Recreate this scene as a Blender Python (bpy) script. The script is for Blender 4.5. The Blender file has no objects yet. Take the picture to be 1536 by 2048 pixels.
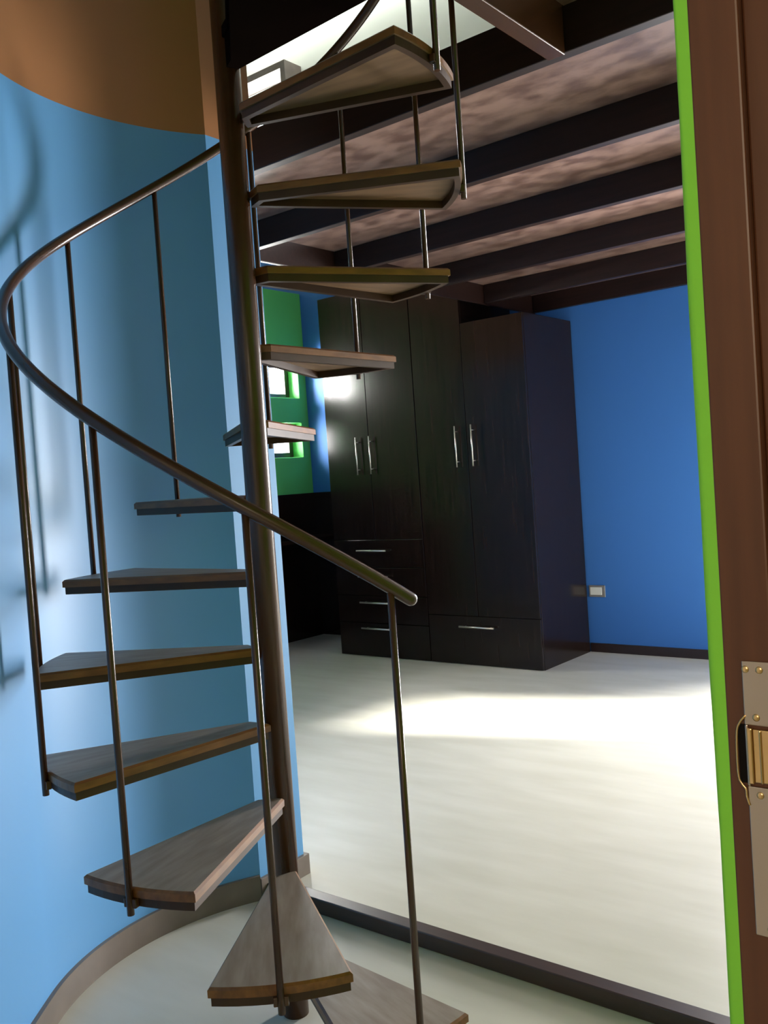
import bpy, bmesh, math, random
from mathutils import Vector, Matrix
from math import sin, cos, pi, radians as rad

sc = bpy.context.scene
col = sc.collection

# ---------------------------------------------------------------- camera
CX, CY, CZ, YAW, PITCH, ROLL, FPX = 1.79196, -1.70028, 1.41806, 0.67837, -0.03506, -0.06851, 1850.69695
cd = bpy.data.cameras.new('camera'); cam = bpy.data.objects.new('camera', cd); col.objects.link(cam)
fw = Vector((-sin(YAW)*cos(PITCH), cos(YAW)*cos(PITCH), sin(PITCH)))
r0 = Vector((cos(YAW), sin(YAW), 0)); u0 = r0.cross(fw)
rt = r0*cos(ROLL) + u0*sin(ROLL); up = -r0*sin(ROLL) + u0*cos(ROLL)
cam.matrix_world = Matrix(((rt.x, up.x, -fw.x, CX), (rt.y, up.y, -fw.y, CY), (rt.z, up.z, -fw.z, CZ), (0, 0, 0, 1)))
cd.sensor_fit = 'VERTICAL'; cd.sensor_height = 36.0; cd.lens = 36.0*FPX/2048.0
cd.clip_start = 0.02
sc.camera = cam

# ---------------------------------------------------------------- world, lights, exposure
sc.view_settings.view_transform = 'Standard'; sc.view_settings.look = 'None'
sc.view_settings.gamma = 1.0; sc.view_settings.use_curve_mapping = False
sc.view_settings.exposure = 0.0
w = bpy.data.worlds.new('overcast_sky'); sc.world = w; w.use_nodes = True
w.node_tree.nodes['Background'].inputs[0].default_value = (0.90, 0.95, 1.0, 1)
w.node_tree.nodes['Background'].inputs[1].default_value = 9.0

def area(name, loc, target, sx, sy, radiance, color):
    d = bpy.data.lights.new(name, 'AREA'); d.shape = 'RECTANGLE'; d.size = sx; d.size_y = sy
    d.energy = radiance*pi*sx*sy; d.color = color
    o = bpy.data.objects.new(name, d); col.objects.link(o); o.location = loc
    o.rotation_euler = (Vector(target)-Vector(loc)).to_track_quat('-Z', 'Y').to_euler()
    return o
SKY = (1.0, 0.97, 0.94)
area('daylight_north_window', (0.60, 4.98, 1.2), (0.60, 0, 1.2), 0.62, 2.1, 95, SKY)
for wy in (4.285, 2.72):
    for wz in (2.40, 1.84):
        area('daylight_west_window', (-4.428, wy, wz), (0, wy, wz), 0.70, 0.38, 150 if wz > 2 else 70, SKY)
area('daylight_upper_window', (-4.565, 4.98, 4.62), (-4.565, 0, 4.62), 1.0, 1.25, 30, (1, 1, 0.93))
area('upper_wall_fill', (-3.3, 4.58, 5.71), (-3.3, 4.58, 0), 3.2, 0.22, 9.5, (0.97, 1, 0.95))  # added fill light, no fixture there; brightens the pale upper back wall
sd = bpy.data.lights.new('sun', 'SUN'); sd.energy = 26.0; sd.angle = rad(5); sd.color = (1.0, 0.96, 0.90)
sun = bpy.data.objects.new('sun', sd); col.objects.link(sun); sun.location = (6, 6, 6)
sun.rotation_euler = Vector((-0.946*0.862, -0.324*0.862, -0.507)).to_track_quat('-Z', 'Y').to_euler()
area('hallway_lamp', (2.5, -3.0, 2.1), (1.2, -0.4, 0.9), 1.0, 1.0, 11.5, (1.0, 0.80, 0.58))

# ---------------------------------------------------------------- materials
def mat(name, color, rough=0.5, spec=0.5, metal=0.0, color2=None, scale=6.0, stretch=(1, 1, 1), lo=0.35, hi=0.7, bump=0.0, coat=0.0, detail=6):
    m = bpy.data.materials.new(name); m.use_nodes = True
    nt = m.node_tree; b = nt.nodes['Principled BSDF']
    b.inputs['Base Color'].default_value = (*color, 1)
    b.inputs['Roughness'].default_value = rough
    b.inputs['Specular IOR Level'].default_value = spec
    b.inputs['Metallic'].default_value = metal
    b.inputs['Coat Weight'].default_value = coat
    b.inputs['Coat Roughness'].default_value = 0.15
    tc = nt.nodes.new('ShaderNodeTexCoord'); mp = nt.nodes.new('ShaderNodeMapping')
    mp.inputs['Scale'].default_value = stretch
    nz = nt.nodes.new('ShaderNodeTexNoise'); nz.inputs['Scale'].default_value = scale; nz.inputs['Detail'].default_value = detail
    nt.links.new(tc.outputs['Object'], mp.inputs['Vector']); nt.links.new(mp.outputs['Vector'], nz.inputs['Vector'])
    if color2 is not None:
        rp = nt.nodes.new('ShaderNodeValToRGB')
        rp.color_ramp.elements[0].position = lo; rp.color_ramp.elements[0].color = (*color, 1)
        rp.color_ramp.elements[1].position = hi; rp.color_ramp.elements[1].color = (*color2, 1)
        nt.links.new(nz.outputs['Fac'], rp.inputs['Fac']); nt.links.new(rp.outputs['Color'], b.inputs['Base Color'])
    if bump:
        bp = nt.nodes.new('ShaderNodeBump'); bp.inputs['Strength'].default_value = bump; bp.inputs['Distance'].default_value = 0.002
        nt.links.new(nz.outputs['Fac'], bp.inputs['Height']); nt.links.new(bp.outputs['Normal'], b.inputs['Normal'])
    return m

def banded(name, bands, rough, spec=0.5, bump=0.05, rough2=None):
    """paint in horizontal bands: [(upper z, colour), ...] in the object's own z"""
    m = mat(name, bands[0][1], rough, spec, bump=bump, scale=25)
    nt = m.node_tree; b = nt.nodes['Principled BSDF']
    tc = nt.nodes.new('ShaderNodeTexCoord'); sp = nt.nodes.new('ShaderNodeSeparateXYZ')
    nt.links.new(tc.outputs['Object'], sp.inputs[0])
    prev = None
    for i, (z, c) in enumerate(bands):
        if prev is None:
            rgb = nt.nodes.new('ShaderNodeRGB'); rgb.outputs[0].default_value = (*c, 1); prev = rgb.outputs[0]
        else:
            gt = nt.nodes.new('ShaderNodeMath'); gt.operation = 'GREATER_THAN'; gt.inputs[1].default_value = bands[i-1][0]
            nt.links.new(sp.outputs['Z'], gt.inputs[0])
            mx = nt.nodes.new('ShaderNodeMix'); mx.data_type = 'RGBA'
            nt.links.new(gt.outputs[0], mx.inputs['Factor']); nt.links.new(prev, mx.inputs['A'])
            mx.inputs['B'].default_value = (*c, 1); prev = mx.outputs['Result']
            if rough2 is not None:
                mr = nt.nodes.new('ShaderNodeMapRange'); mr.inputs['To Min'].default_value = rough; mr.inputs['To Max'].default_value = rough2
                nt.links.new(gt.outputs[0], mr.inputs['Value']); nt.links.new(mr.outputs['Result'], b.inputs['Roughness'])
    nt.links.new(prev, b.inputs['Base Color'])
    return m

M = {}
M['cream'] = mat('cream_plaster', (0.62, 0.58, 0.50), 0.8, 0.2, bump=0.1, scale=20)
M['landing'] = mat('black_brown_landing', (0.007, 0.004, 0.003), 0.8, 0.0)
M['alcove'] = banded('glossy_wall_paint', [(2.615, (0.095, 0.30, 0.60)), (9, (0.33, 0.145, 0.060))], 0.46, 0.5, rough2=0.30)
M['blue'] = banded('blue_wall_paint', [(4.87, (0.043, 0.165, 0.48)), (9, (0.80, 0.83, 0.76))], 0.6, 0.3)
M['green'] = banded('green_wall_paint', [(9, (0.11, 0.50, 0.12))], 0.65, 0.25)
M['lime'] = mat('lime_green_plaster', (0.165, 0.49, 0.045), 0.7, 0.2, bump=0.4, scale=30)
M['white'] = mat('white_plaster', (0.80, 0.84, 0.78), 0.8, 0.2, bump=0.1, scale=20)
M['hall'] = mat('hall_plaster', (0.55, 0.45, 0.33), 0.8, 0.2, bump=0.1, scale=20)
M['floor'] = mat('cream_laminate', (0.53, 0.52, 0.44), 0.42, 0.4, color2=(0.61, 0.60, 0.525), scale=2.2, stretch=(1, 4, 1), lo=0.3, hi=0.7)
M['sill'] = mat('dark_threshold_wood', (0.032, 0.018, 0.016), 0.36, 0.8, color2=(0.045, 0.022, 0.017), scale=5, stretch=(1, 12, 12))
M['wenge'] = mat('dark_wenge_veneer', (0.008, 0.005, 0.0042), 0.17, 0.36, color2=(0.017, 0.009, 0.007), scale=4, stretch=(14, 14, 0.8), bump=0.03)
M['hole_shade'] = mat('black_hole_shade', (0.004, 0.003, 0.003), 0.8, 0.1)  # black standing in for the shade inside the strike hole
M['joist'] = mat('dark_joist_wood', (0.014, 0.0065, 0.005), 0.40, 0.28, color2=(0.024, 0.010, 0.0075), scale=4, stretch=(0.8, 12, 12))
M['deck'] = mat('mottled_ceiling_board', (0.120, 0.066, 0.050), 0.30, 0.8, color2=(0.26, 0.162, 0.127), scale=9, stretch=(1.0, 1.6, 1), lo=0.36, hi=0.60, detail=10)
M['steel'] = mat('brown_painted_steel', (0.055, 0.021, 0.009), 0.26, 0.6, color2=(0.072, 0.028, 0.012), scale=9)
M['board'] = mat('worn_tread_board', (0.225, 0.172, 0.138), 0.45, 0.5, color2=(0.32, 0.262, 0.218), scale=7, stretch=(1, 6, 6))
M['edge'] = mat('varnished_tread_edge', (0.15, 0.055, 0.012), 0.33, 0.5, color2=(0.25, 0.098, 0.022), scale=6, stretch=(1, 8, 8))
M['frame'] = mat('dark_tread_frame', (0.040, 0.018, 0.008), 0.4, 0.35, color2=(0.065, 0.030, 0.013), scale=7)
M['under'] = mat('tread_underside', (0.16, 0.088, 0.042), 0.55, 0.3, color2=(0.22, 0.125, 0.062), scale=6, stretch=(1, 6, 6))
M['base_tile'] = mat('grey_skirting', (0.135, 0.108, 0.090), 0.4, 0.5, color2=(0.175, 0.143, 0.122), scale=8)
M['base_wood'] = mat('dark_skirting', (0.022, 0.010, 0.009), 0.4, 0.5)
M['jamb'] = mat('reddish_brown_door_wood', (0.060, 0.021, 0.009), 0.42, 0.4, color2=(0.085, 0.031, 0.014), scale=5, stretch=(10, 10, 0.7))
M['brass'] = mat('antique_brass', (0.60, 0.42, 0.20), 0.30, 0.5, metal=1.0, color2=(0.70, 0.52, 0.30), scale=12)
M['nickel'] = mat('dull_nickel', (0.42, 0.37, 0.33), 0.35, 0.5, metal=1.0)
M['alu'] = mat('brushed_steel', (0.72, 0.70, 0.66), 0.32, 0.5, metal=1.0)
M['plastic'] = mat('white_plastic', (0.72, 0.72, 0.66), 0.4, 0.5)
M['silver'] = mat('silver_plastic', (0.34, 0.33, 0.31), 0.35, 0.5, metal=0.6)
M['blind'] = mat('white_blind', (0.80, 0.80, 0.75), 0.6, 0.3)

def glass():
    m = bpy.data.materials.new('window_glass'); m.use_nodes = True; nt = m.node_tree
    nt.nodes.remove(nt.nodes['Principled BSDF'])
    out = nt.nodes['Material Output']
    t = nt.nodes.new('ShaderNodeBsdfTransparent'); g = nt.nodes.new('ShaderNodeBsdfGlossy'); g.inputs['Roughness'].default_value = 0.02
    f = nt.nodes.new('ShaderNodeFresnel'); f.inputs['IOR'].default_value = 1.3
    mx = nt.nodes.new('ShaderNodeMixShader')
    nt.links.new(f.outputs[0], mx.inputs[0]); nt.links.new(t.outputs[0], mx.inputs[1]); nt.links.new(g.outputs[0], mx.inputs[2])
    nt.links.new(mx.outputs[0], out.inputs['Surface'])
    return m
M['glass'] = glass()

# ---------------------------------------------------------------- mesh helpers
def box(bm, x0, x1, y0, y1, z0, z1, mi=0):
    v = [bm.verts.new(p) for p in ((x0,y0,z0),(x1,y0,z0),(x1,y1,z0),(x0,y1,z0),(x0,y0,z1),(x1,y0,z1),(x1,y1,z1),(x0,y1,z1))]
    for f in ((0,3,2,1),(4,5,6,7),(0,1,5,4),(1,2,6,5),(2,3,7,6),(3,0,4,7)):
        bm.faces.new([v[i] for i in f]).material_index = mi

def prism(bm, pts, z0, z1, mi=0, mi_side=None, mi_bottom=None):
    """vertical prism over a counter-clockwise outline"""
    a = [bm.verts.new((p[0], p[1], z0)) for p in pts]; b = [bm.verts.new((p[0], p[1], z1)) for p in pts]
    n = len(pts)
    bm.faces.new(b).material_index = mi
    bm.faces.new(a[::-1]).material_index = mi if mi_bottom is None else mi_bottom
    for i in range(n):
        j = (i+1) % n
        bm.faces.new((a[i], a[j], b[j], b[i])).material_index = mi if mi_side is None else mi_side

def tube(bm, pts, r, seg=12, mi=0, caps=True):
    pts = [Vector(p) for p in pts]; rings = []
    prev = None
    for i, p in enumerate(pts):
        t = (pts[min(i+1, len(pts)-1)] - pts[max(i-1, 0)]).normalized()
        ref = Vector((0,0,1)) if abs(t.z) < 0.9 else Vector((1,0,0))
        if prev is not None: ref = prev
        n = (ref - t*ref.dot(t)).normalized(); prev = n
        b = t.cross(n)
        rr = r[i] if isinstance(r, (list, tuple)) else r
        rings.append([bm.verts.new(p + (n*cos(2*pi*k/seg) + b*sin(2*pi*k/seg))*rr) for k in range(seg)])
    for a, b in zip(rings, rings[1:]):
        for k in range(seg):
            f = bm.faces.new((a[k], a[(k+1)%seg], b[(k+1)%seg], b[k])); f.smooth = True; f.material_index = mi
    if caps:
        bm.faces.new(rings[0][::-1]).material_index = mi; bm.faces.new(rings[-1]).material_index = mi

def wall_with_holes(bm, axis, p0, p1, lo, hi, holes, mi=0):
    """slab between p0 and p1 along axis ('x' or 'y'), spanning lo=(u,z) to hi=(u,z), with rectangular holes (u0,u1,z0,z1)"""
    us = sorted({lo[0], hi[0], *[h[0] for h in holes], *[h[1] for h in holes]})
    zs = sorted({lo[1], hi[1], *[h[2] for h in holes], *[h[3] for h in holes]})
    def solid(i, j):
        if i < 0 or j < 0 or i >= len(us)-1 or j >= len(zs)-1: return False
        cu, cz = (us[i]+us[i+1])/2, (zs[j]+zs[j+1])/2
        return not any(h[0] < cu < h[1] and h[2] < cz < h[3] for h in holes)
    cache = {}
    def V(u, z, p):
        k = (u, z, p)
        if k not in cache: cache[k] = bm.verts.new((p, u, z) if axis == 'x' else (u, p, z))
        return cache[k]
    for i in range(len(us)-1):
        for j in range(len(zs)-1):
            if not solid(i, j): continue
            u0, u1, z0, z1 = us[i], us[i+1], zs[j], zs[j+1]
            fs = [[V(u0,z0,p0),V(u1,z0,p0),V(u1,z1,p0),V(u0,z1,p0)], [V(u0,z0,p1),V(u0,z1,p1),V(u1,z1,p1),V(u1,z0,p1)]]
            if not solid(i-1, j): fs.append([V(u0,z0,p0),V(u0,z1,p0),V(u0,z1,p1),V(u0,z0,p1)])
            if not solid(i+1, j): fs.append([V(u1,z0,p0),V(u1,z0,p1),V(u1,z1,p1),V(u1,z1,p0)])
            if not solid(i, j-1): fs.append([V(u0,z0,p0),V(u0,z0,p1),V(u1,z0,p1),V(u1,z0,p0)])
            if not solid(i, j+1): fs.append([V(u0,z1,p0),V(u1,z1,p0),V(u1,z1,p1),V(u0,z1,p1)])
            for f in fs: bm.faces.new(f).material_index = mi

def obj(name, bm, mats, parent=None, bevel=0.0, loc=None, kind=None):
    bmesh.ops.recalc_face_normals(bm, faces=bm.faces[:])
    me = bpy.data.meshes.new(name); bm.to_mesh(me); bm.free()
    for m in (mats if isinstance(mats, (list, tuple)) else [mats]): me.materials.append(M[m] if isinstance(m, str) else m)
    o = bpy.data.objects.new(name, me); col.objects.link(o)
    if parent is not None: o.parent = parent
    if loc is not None: o.location = loc
    if bevel:
        md = o.modifiers.new('bevel', 'BEVEL'); md.width = bevel; md.segments = 2; md.limit_method = 'ANGLE'
    if kind: o['kind'] = kind
    return o

def boxobj(name, dims, mats, parent=None, bevel=0.0, kind=None):
    bm = bmesh.new(); box(bm, *dims); return obj(name, bm, mats, parent, bevel, None, kind)

def thing(name, label, cat, loc=(0,0,0), group=None):
    o = bpy.data.objects.new(name, None); o.empty_display_size = 0.1; col.objects.link(o); o.location = loc
    o['label'] = label; o['category'] = cat
    if group: o['group'] = group
    return o
def tag(o, label, cat, group=None):
    o['label'] = label; o['category'] = cat
    if group: o['group'] = group
    return o

S = 'structure'
# ================================================================= the setting
YB, XW, XE = 4.72, -4.22, 1.50          # back wall, west wall, east wall faces
TOP = 5.75
XU = -5.60                              # upper west wall
boxobj('floor', (XU-0.2, 3.4, -3.4, YB+0.25, -0.12, 0.0), 'floor', kind=S)
boxobj('ceiling', (XU-0.2, XE+0.17, -3.4, YB+0.25, TOP, TOP+0.12), 'white', kind=S)

# back wall with the glazed opening and the small upper window
NW = (0.27, 0.93, 0.12, 2.28); UW = (-5.0, -4.06, 4.05, 5.19)
bm = bmesh.new(); wall_with_holes(bm, 'y', YB, YB+0.2, (XU, 0.0), (3.3, TOP), [NW, UW, (XU, XW-0.2, 0.0, 3.10)]); obj('wall_north', bm, 'blue', kind=S)
# west wall, green, with two columns of small windows
WW = [(3.95, 4.62, 2.23, 2.57), (3.95, 4.62, 1.68, 2.00), (2.38, 3.06, 2.23, 2.57), (2.72, 3.06, 1.68, 2.00)]
bm = bmesh.new(); wall_with_holes(bm, 'x', XW-0.2, XW, (0.66, 0.0), (YB, 3.21), WW); obj('wall_west', bm, 'green', bevel=0.006, kind=S)
boxobj('wall_west_upper', (XU-0.2, XU, 0.46, YB, 3.0, TOP), 'white', kind=S)
boxobj('trim_1', (XU, XW-0.2, 0.66, YB, 3.10, 3.21), 'white', kind=S)

# curved wall round the stairs; its end faces the stairs at the left of the room
ccx, ccy, CR = 0.061, 0.058, 0.750
a0, a1 = math.atan2(0.376, -0.648), rad(218)
arc = [(ccx+CR*cos(a0+(a1-a0)*i/72), ccy+CR*sin(a0+(a1-a0)*i/72)) for i in range(73)]
TG = (-sin(a1), cos(a1)); tl = (-1.75-arc[-1][1])/TG[1]
outline = [(-0.597, 0.66)] + arc + [(arc[-1][0]+TG[0]*tl, -1.75), (-1.3, -1.75), (-1.3, 0.46), (XU, 0.46), (XU, 0.66)]
outline = outline[::-1]
def orient(p):
    s = sum(p[i][0]*p[(i+1)%len(p)][1]-p[(i+1)%len(p)][0]*p[i][1] for i in range(len(p)))
    return p if s > 0 else p[::-1]
bm = bmesh.new(); prism(bm, orient(outline), 0, TOP)
for f in bm.faces: f.smooth = False
ow = obj('wall_curved', bm, 'alcove', kind=S)
# smooth only the arc faces
for p in ow.data.polygons:
    c = p.center
    if abs((c.x-ccx)**2+(c.y-ccy)**2 - CR*CR) < 0.02 and abs(p.normal.z) < 0.1: p.use_smooth = True
try:
    ow.data.set_sharp_from_angle(angle=rad(20))
except Exception: pass

# south wall and the wall with the doorway
boxobj('wall_south', (-1.3, XE, -1.95, -1.75, 0, TOP), 'hall', kind=S)
DY0, DY1, DH = -1.75, -0.90, 2.12
bm = bmesh.new()
box(bm, XE, XE+0.17, DY1+0.03, 0.45, 0, TOP); box(bm, XE, XE+0.17, DY1, DY1+0.03, DH, TOP); box(bm, XE+0.004, XE+0.0145, DY1+0.002, DY1+0.03, 0, DH); box(bm, XE, XE+0.17, DY0, DY1, DH, TOP); box(bm, XE, XE+0.17, -3.4, DY0, 0, TOP)
# uneven plaster edge: finely divided corner strip
obj('wall_east', bm, 'lime', kind=S)
EW = (3.34, 4.64, 0.06, 2.14)
bm = bmesh.new(); wall_with_holes(bm, 'x', XE, XE+0.17, (0.45, 0.0), (YB, TOP), [EW]); obj('wall_east_room', bm, 'cream', kind=S)
boxobj('wall_sun_blocker', (XE+0.17, XE+0.32, YB+0.2, YB+1.6, 0, TOP), 'cream', kind=S)  # unseen wing wall, added to keep the sun out of the north window
bm = bmesh.new(); random.seed(4)
n = 90; rows = []
for i in range(n+1):
    z = DH*i/n
    wob = 0.0012*sin(z*7.1+1)+0.0008*sin(z*19)+random.uniform(-0.0004, 0.0004)
    ring = []
    for k in range(5):
        a = pi + (pi/2)*k/4
        ring.append(bm.verts.new((XE+0.006+(0.006-wob)*cos(a)-wob*0.5, DY1-0.000+0.006*sin(a)+0.004, z)))
    ring.append(bm.verts.new((XE+0.018, DY1-0.002, z))); ring.insert(0, bm.verts.new((XE-wob, DY1+0.06, z)))
    rows.append(ring)
for a, b in zip(rows, rows[1:]):
    for k in range(len(a)-1):
        f = bm.faces.new((a[k], a[k+1], b[k+1], b[k])); f.smooth = True
obj('trim_2', bm, 'lime', kind=S)

# hallway shell on the camera's side
boxobj('wall_hall_east', (3.2, 3.4, -3.4, 1.15, 0, 2.65), 'hall', kind=S)
boxobj('wall_hall_south', (XE+0.17, 3.2, -3.6, -3.4, 0, 2.65), 'hall', kind=S)
boxobj('wall_hall_north', (XE+0.17, 3.2, 1.0, 1.15, 0, 2.65), 'hall', kind=S)
boxobj('ceiling_hall', (XE+0.17, 3.2, -3.4, 1.0, 2.55, 2.65), 'white', kind=S)

# sill between the stair alcove and the room
boxobj('trim_3', (-0.585, XE, 0.452, 0.505, 0.0, 0.05), 'sill', bevel=0.004, kind=S)

# skirting
bm = bmesh.new()
boff = 0.013
def arcpt(a, r): return (ccx+r*cos(a), ccy+r*sin(a))
aS = a0+0.004
inn = [arcpt(aS+(a1-aS)*i/72, CR-boff) for i in range(73)]; out = [arcpt(aS+(a1-aS)*i/72, CR+0.004) for i in range(73)]
for i in range(72):
    prism(bm, orient([inn[i], inn[i+1], out[i+1], out[i]]), 0, 0.085)
def ext_(p, t): return (p[0]+TG[0]*t, p[1]+TG[1]*t)
prism(bm, orient([inn[-1], ext_(inn[-1], tl-0.03), ext_(out[-1], tl-0.03), out[-1]]), 0, 0.085)
bmesh.ops.remove_doubles(bm, verts=bm.verts[:], dist=1e-5)
obj('baseboard_curved', bm, 'base_tile', kind=S)
bm = bmesh.new(); prism(bm, orient([(-0.574, 0.426), (-0.590, 0.428), (-0.599, 0.662), (-0.583, 0.676)]), 0, 0.074); 
prism(bm, orient([(-0.583, 0.676), (-0.599, 0.660), (-3.0, 0.660), (-3.0, 0.676)]), 0, 0.074)
obj('baseboard_wall_end', bm, 'base_tile', bevel=0.002, kind=S)
bm = bmesh.new(); box(bm, -1.44, NW[0]-0.05, YB-0.014, YB, 0, 0.068); obj('baseboard_north', bm, 'base_wood', bevel=0.002, kind=S)

# windows
def window(name, axis, plane, u0, u1, z0, z1, depth, fwid, mull=0, rails=0, fm='sill'):
    root = bpy.data.objects.new(name, None); col.objects.link(root); root['kind'] = S
    def B(bm, a, b, c, d, p0, p1):
        if axis == 'x': box(bm, p0, p1, a, b, c, d)
        else: box(bm, a, b, p0, p1, c, d)
    bm = bmesh.new()
    p0, p1 = plane, plane+depth
    B(bm, u0, u0+fwid, z0, z1, p0, p1); B(bm, u1-fwid, u1, z0, z1, p0, p1)
    B(bm, u0+fwid, u1-fwid, z0, z0+fwid, p0, p1); B(bm, u0+fwid, u1-fwid, z1-fwid, z1, p0, p1)
    for k in range(1, mull+1):
        c = u0+(u1-u0)*k/(mull+1); B(bm, c-fwid/2, c+fwid/2, z0+fwid, z1-fwid, p0, p1)
    for k in range(1, rails+1):
        c = z0+(z1-z0)*k/(rails+1); B(bm, u0+fwid, u1-fwid, c-fwid/2, c+fwid/2, p0, p1)
    obj('window_frame', bm, fm, root, bevel=0.003)
    bm = bmesh.new(); c = (p0+p1)/2
    if axis == 'x': box(bm, c-0.002, c+0.002, u0+fwid*0.6, u1-fwid*0.6, z0+fwid*0.6, z1-fwid*0.6)
    else: box(bm, u0+fwid*0.6, u1-fwid*0.6, c-0.002, c+0.002, z0+fwid*0.6, z1-fwid*0.6)
    obj('window_pane', bm, 'glass', root)
    return root
window('window_1', 'y', YB+0.12, *NW, 0.06, 0.04)
for i, h in enumerate(WW): window('window_%d' % (i+2), 'x', XW-0.18, *h, 0.05, 0.05)
window('window_7', 'x', XE+0.10, *EW, 0.05, 0.045)
# upper window: boxed frame standing out from the wall, slatted blind in its lower half
wr = window('window_6', 'y', YB+0.05, *UW, 0.06, 0.04)
bm = bmesh.new(); u0, u1, z0, z1 = UW; t = 0.06; q0, q1 = YB-0.22, YB
box(bm, u0-t, u0, q0, q1, z0-t, z1+t); box(bm, u1, u1+t, q0, q1, z0-t, z1+t); box(bm, u0, u1, q0, q1, z1, z1+t); box(bm, u0, u1, q0, q1, z0-t, z0)
obj('box_frame', bm, 'base_tile', wr, bevel=0.003)
bm = bmesh.new()
for k in range(12): box(bm, u0+0.01, u1-0.01, YB-0.02, YB-0.008, z0+0.03+k*0.035, z0+0.052+k*0.035)
obj('blind_slats', bm, 'blind', wr)

# door frame with its strike plate
dr = bpy.data.objects.new('door_1', None); col.objects.link(dr); dr['kind'] = S; dr.location = (XE+0.014, DY1, 0)
bm = bmesh.new(); X0 = 0.0
box(bm, X0, 0.0415, -0.003, 0.03, 0, DH); box(bm, 0.0415, 0.156, 0.008, 0.03, 0, DH)
obj('jamb', bm, 'jamb', dr, bevel=0.002)
bm = bmesh.new(); box(bm, X0, 0.156, -0.85, -0.003, DH-0.03, DH); obj('head', bm, 'jamb', dr, bevel=0.002)
bm = bmesh.new(); box(bm, X0, 0.156, -0.85, -0.82, 0, DH-0.03); obj('jamb', bm, 'jamb', dr, bevel=0.002)
def plate():
    bm = bmesh.new()
    box(bm, 0.016, 0.0405, -0.0052, -0.003, 1.005, 1.135); box(bm, 0.016, 0.0405, -0.0052, -0.003, 1.188, 1.243)
    box(bm, 0.016, 0.0185, -0.0052, -0.003, 1.135, 1.188); box(bm, 0.038, 0.0405, -0.0052, -0.003, 1.135, 1.188)
    return bm
spo = obj('strike_plate', plate(), 'nickel', dr, bevel=0.0008)
spo['label'] = 'dull metal strike plate'
bm = bmesh.new()
box(bm, 0.018, 0.0225, -0.0085, -0.003, 1.138, 1.186); box(bm, 0.0225, 0.0385, -0.0065, -0.003, 1.139, 1.185); box(bm, 0.028, 0.030, -0.0085, -0.006, 1.139, 1.185)
obj('latch_box', bm, 'brass', spo, bevel=0.0012)
bm = bmesh.new()
kp = [(0.017, 1.196), (0.0125, 1.190), (0.0095, 1.182), (0.0085, 1.160), (0.0090, 1.142), (0.0115, 1.136), (0.0145, 1.132), (0.0150, 1.125), (0.0175, 1.117)]
lp_ = []
for i in range(len(kp)-1):
    q0, q1, q2, q3 = kp[max(i-1, 0)], kp[i], kp[i+1], kp[min(i+2, len(kp)-1)]
    for t in (0, .25, .5, .75):
        lp_.append(tuple(0.5*(2*b_+(c_-a_)*t+(2*a_-5*b_+4*c_-d_)*t*t+(3*b_-a_-3*c_+d_)*t**3) for a_, b_, c_, d_ in zip(q0, q1, q2, q3)))
tube(bm, [(x, -0.0055, z) for x, z in lp_], 0.0010, 10)
obj('lip', bm, 'brass', spo)
bm = bmesh.new(); box(bm, 0.0095, 0.016, -0.0036, -0.003, 1.137, 1.188); obj('mortise_shade', bm, 'hole_shade', spo)  # thin dark sheet painted as the hole's shade; no recess is cut
for (sx, sz) in ((0.019, 1.236), (0.0285, 1.012), (0.026, 1.195), (0.026, 1.128), (0.0305, 1.236)):
    bm = bmesh.new(); bmesh.ops.create_uvsphere(bm, u_segments=12, v_segments=6, radius=0.0032)
    for v in bm.verts: v.co = Vector((v.co.x+sx, v.co.y*0.4-0.0052, v.co.z+sz))
    for f in bm.faces: f.smooth = True
    obj('screw', bm, 'brass', spo)

# mezzanine floor over the room, seen from below
bm = bmesh.new(); ZD, ZJ = 2.752, 2.62; XM = -1.75
for y0, y1, x0 in ((0.82, YB, XM), (-1.75, 0.82, 0.56)):
    box(bm, x0, XE, y0, y1, ZD, ZD+0.012); box(bm, x0, XE, y0, y1, ZD+0.012, ZD+0.022, 1)
obj('floor_mezzanine', bm, ['deck', 'floor'], kind=S)
bm = bmesh.new(); prism(bm, [(XM-0.02, 0.66), (XM+0.005, 0.66), (XM+0.005, YB), (XM-0.02, YB)], ZJ-0.004, ZD+0.03)
tag(obj('edge_beam', bm, 'joist', bevel=0.003), 'dark edge board along the open side of the upper floor, above the wardrobes', 'beam')
ordn = ['nearest dark ceiling beam, behind the top treads of the spiral stairs', 'second dark ceiling joist counted from the spiral stairs', 'third dark ceiling joist counted from the spiral stairs', 'fourth dark ceiling joist counted from the spiral stairs', 'fifth dark ceiling joist, next to last before the blue wall', 'last dark ceiling joist, running along the top of the blue wall']
for i, y in enumerate((0.815, 1.605, 2.39, 3.20, 3.985, 4.675)):
    bm = bmesh.new(); box(bm, XM+0.01 if i else -1.75, XE, y, y+0.045, ZJ, ZD if i else ZD+0.022)
    tag(obj('ceiling_joist', bm, 'joist', bevel=0.003), ordn[i], 'ceiling joist', 'dark joists under the upper floor')
boxb = boxobj('stairwell_beam', (0.505, 0.56, -1.75, 0.81, ZJ-0.01, ZD+0.022), 'steel', bevel=0.003)
tag(boxb, 'brown beam along the right side of the stair opening, top of photo', 'beam')

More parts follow.
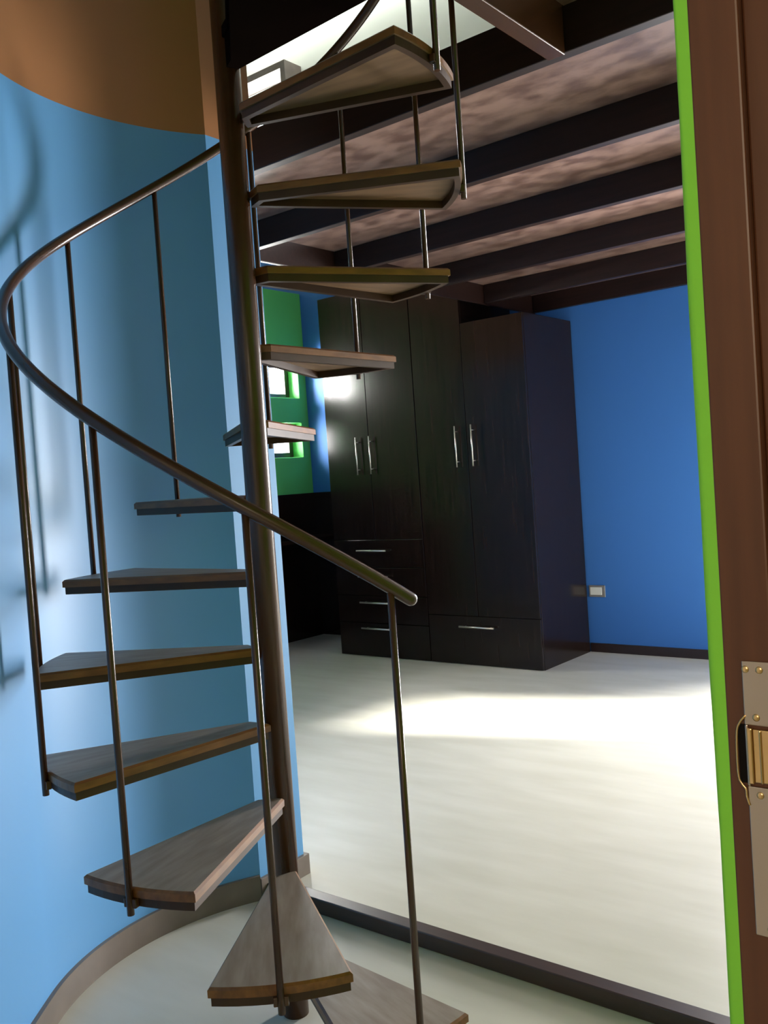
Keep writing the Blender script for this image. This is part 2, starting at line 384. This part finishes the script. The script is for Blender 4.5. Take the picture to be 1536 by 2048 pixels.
# ================================================================= spiral staircase
RISE, TH0, DTH, AL, R, HR = 0.2, 0.24262, 0.52843, 0.25775, 0.58976, 0.98323
OFF = [-0.0200, 0.0062, 0.0017, -0.0011, 0.0165, 0.0059, -0.0012, -0.0031, -0.0036, 0.0085, 0.0125, -0.0223]
th = lambda n: TH0 - n*DTH + (OFF[int(n)-1] if n == int(n) and 1 <= n <= 12 else 0)
st = thing('spiral_staircase', 'brown steel spiral staircase with wooden wedge treads, one centre pole and curving handrail', 'spiral staircase')
bm = bmesh.new(); tube(bm, [(0,0,0), (0,0,3.55)], 0.034, 40); obj('centre_pole', bm, 'steel', st)

def inset(poly, d):
    n = len(poly); res = []
    for i in range(n):
        p0, p1, p2 = Vector(poly[i-1]), Vector(poly[i]), Vector(poly[(i+1)%n])
        e1 = (p1-p0).normalized(); e2 = (p2-p1).normalized()
        n1 = Vector((-e1.y, e1.x)); n2 = Vector((-e2.y, e2.x))
        m = (n1+n2); m = m/ max(0.2, m.dot(n1)) ; res.append(p1+m*d)
    return [(p.x, p.y) for p in res]
NA = 10
wedge = [(0.033, 0.010), (0.056, -0.0358)] + [(R*cos(-AL+2*AL*i/NA), R*sin(-AL+2*AL*i/NA)) for i in range(NA+1)] + [(0.028, 0.029)]
def board_bm():
    bm = bmesh.new(); T = 0.021; ch = 0.005
    top = inset(wedge, ch)
    L = [[bm.verts.new((p[0], p[1], z)) for p in poly] for poly, z in ((wedge, -T), (wedge, -ch), (top, 0.0))]
    n = len(wedge)
    bm.faces.new(L[2]).material_index = 0
    bm.faces.new(L[0][::-1]).material_index = 2
    for a, b in zip(L, L[1:]):
        for i in range(n):
            j = (i+1) % n; bm.faces.new((a[i], a[j], b[j], b[i])).material_index = 1
    return bm
def frame_bm():
    bm = bmesh.new(); o = inset(wedge, 0.005); i_ = inset(wedge, 0.021); n = len(o); z1, z0 = -0.021, -0.041
    A = [[bm.verts.new((p[0], p[1], z)) for p in poly] for poly, z in ((o, z1), (o, z0), (i_, z0), (i_, z1))]
    for a, b in zip(A, A[1:]+A[:1]):
        for k in range(n):
            j = (k+1) % n; bm.faces.new((a[k], a[j], b[j], b[k]))
    return bm
def bal_bm():
    bm = bmesh.new(); tube(bm, [(R+0.007, 0, -0.056), (R+0.007, 0, HR-0.004)], 0.0078, 14); return bm
def lug_bm():
    bm = bmesh.new(); box(bm, R-0.004, R+0.009, -0.016, 0.016, -0.041, -0.021); return bm
first = None
for n in range(1, 13):
    if first is None:
        b = obj('tread', board_bm(), ['board', 'edge', 'under'], st); f = obj('tread_frame', frame_bm(), 'frame', b)
        g = obj('lug', lug_bm(), 'steel', b, bevel=0.002)
        p = obj('baluster', bal_bm(), 'steel', st); first = (b, f, g, p)
        nb, np_ = b, p
    else:
        nb = first[0].copy(); col.objects.link(nb); nb.parent = st
        for k in (1, 2):
            c = first[k].copy(); col.objects.link(c); c.parent = nb
        np_ = first[3].copy(); col.objects.link(np_); np_.parent = st
    for o in (nb, np_):
        o.location = (0, 0, n*RISE); o.rotation_euler = (0, 0, th(n))
# landing under the upper floor
lp = orient([(0.02, 0.012), (0.505, -0.012), (0.505, -0.46), (0.06, -0.05), (0.02, -0.03)])
bm = bmesh.new(); prism(bm, lp, 2.575, 2.605); obj('landing_board', bm, ['landing'], st, bevel=0.003)
bm = bmesh.new(); prism(bm, inset(lp, 0.006), 2.50, 2.575); obj('landing_frame', bm, 'landing', st)
# handrail
bm = bmesh.new(); pts = []
k0, k1 = 0.93, 13.0
N = 260
def hoff(k):
    k = max(1, min(12, k)); i = int(k); f = k-i
    return OFF[i-1]*(1-f) + (OFF[min(i, 11)])*f
for i in range(N+1):
    k = k0+(k1-k0)*i/N; a = TH0-k*DTH
    pts.append(((R+0.007)*cos(a), (R+0.007)*sin(a), k*RISE+HR))
rr = [0.0150]*len(pts)
d = (Vector(pts[0])-Vector(pts[1])).normalized()
ext = [Vector(pts[0])+d*s for s in (0.034, 0.032, 0.026, 0.018)]
tube(bm, [tuple(e) for e in ext] + pts, [0.004, 0.010, 0.0145, 0.0150] + rr, 18)
obj('handrail', bm, 'steel', st)

# ================================================================= wardrobes
YF = 3.97
def bar_handle(parent, x0, x1, z0, z1, y):
    """round bar on two posts; vertical when x0 == x1"""
    bm = bmesh.new(); r = 0.006; yy = y-0.034
    if abs(x1-x0) < 1e-6:
        tube(bm, [(x0, yy, z0), (x0, yy, z1)], r, 12)
        for z in (z0+0.04, z1-0.04): tube(bm, [(x0, y, z), (x0, yy, z)], 0.0045, 10)
    else:
        tube(bm, [(x0, yy, z0), (x1, yy, z0)], 0.007, 12)
        for x in (x0+0.04, x1-0.04): tube(bm, [(x, y, z0), (x, yy, z0)], 0.0045, 10)
    h = obj('handle', bm, 'alu', parent); h['label'] = 'slim brushed steel bar handle'
def front(name, root, x0, x1, z0, z1, h):
    g = 0.0025
    d = boxobj(name, (x0+g, x1-g, YF, YF+0.020, z0+g, z1-g), 'wenge', root, bevel=0.0015)
    bar_handle(d, *h, YF)
    return d
wl = thing('wardrobe', 'tall black-brown wardrobe with two upper doors above four drawers, beside the desk', 'wardrobe')
bm = bmesh.new(); box(bm, -3.33, -2.413, YF+0.021, YB-0.024, 0, 2.92); obj('carcass', bm, 'wenge', wl, bevel=0.002)
front('door', wl, -3.33, -2.885, 0.945, 2.92, (-2.993, -2.993, 1.467, 1.767))
front('door', wl, -2.885, -2.413, 0.945, 2.92, (-2.855, -2.855, 1.467, 1.767))
for (z0, z1, hz) in ((0.722, 0.945, 0.859), (0.495, 0.722, 0.652), (0.273, 0.495, 0.441), (0.0, 0.273, 0.233)):
    front('drawer', wl, -3.33, -2.413, z0+0.001, z1, (-3.064, -2.764, hz, hz))
wr2 = thing('wardrobe', 'black-brown wardrobe with one wide bottom drawer, its side facing the blue wall', 'wardrobe')
bm = bmesh.new(); box(bm, -2.411, -1.957, YF+0.021, YB-0.024, 0, 2.92); box(bm, -1.955, -1.44, YF+0.021, YB-0.024, 0, 2.512); obj('carcass', bm, 'wenge', wr2, bevel=0.002)
front('door', wr2, -2.411, -1.957, 0.366, 2.92, (-2.036, -2.036, 1.470, 1.772))
front('door', wr2, -1.957, -1.44, 0.366, 2.512, (-1.894, -1.894, 1.470, 1.772))
front('drawer', wr2, -2.411, -1.44, 0.001, 0.366, (-2.112, -1.811, 0.289, 0.289))

# desk in the corner by the windows
dk = thing('corner_desk', 'black-brown built-in desk under the green wall windows, left of the wardrobes', 'desk')
bm = bmesh.new(); box(bm, XW+0.022, XW+0.042, 1.6, YB-0.022, 0, 1.34); obj('back_panel', bm, 'wenge', dk)
bm = bmesh.new(); box(bm, XW+0.042, -3.335, YB-0.042, YB-0.022, 0, 1.34); obj('back_panel', bm, 'wenge', dk)
bm = bmesh.new(); box(bm, XW+0.042, -3.77, 1.6, YB-0.042, 0.918, 0.95); obj('desk_top', bm, 'wenge', dk, bevel=0.002)
bm = bmesh.new(); box(bm, XW+0.042, -3.77, 1.6, 1.63, 0, 0.918); obj('side_panel', bm, 'wenge', dk, bevel=0.002)

# wall socket on the blue wall
so = thing('wall_socket', 'white socket in a silver cover plate low on the blue wall beside the wardrobe', 'socket', (-1.365, YB, 0.465))
bm = bmesh.new(); box(bm, -0.065, 0.068, -0.010, 0.0, -0.045, 0.045); obj('cover_plate', bm, 'silver', so, bevel=0.004)
bm = bmesh.new(); box(bm, -0.052, 0.042, -0.014, -0.010, -0.028, 0.030); obj('insert', bm, 'plastic', so, bevel=0.002)
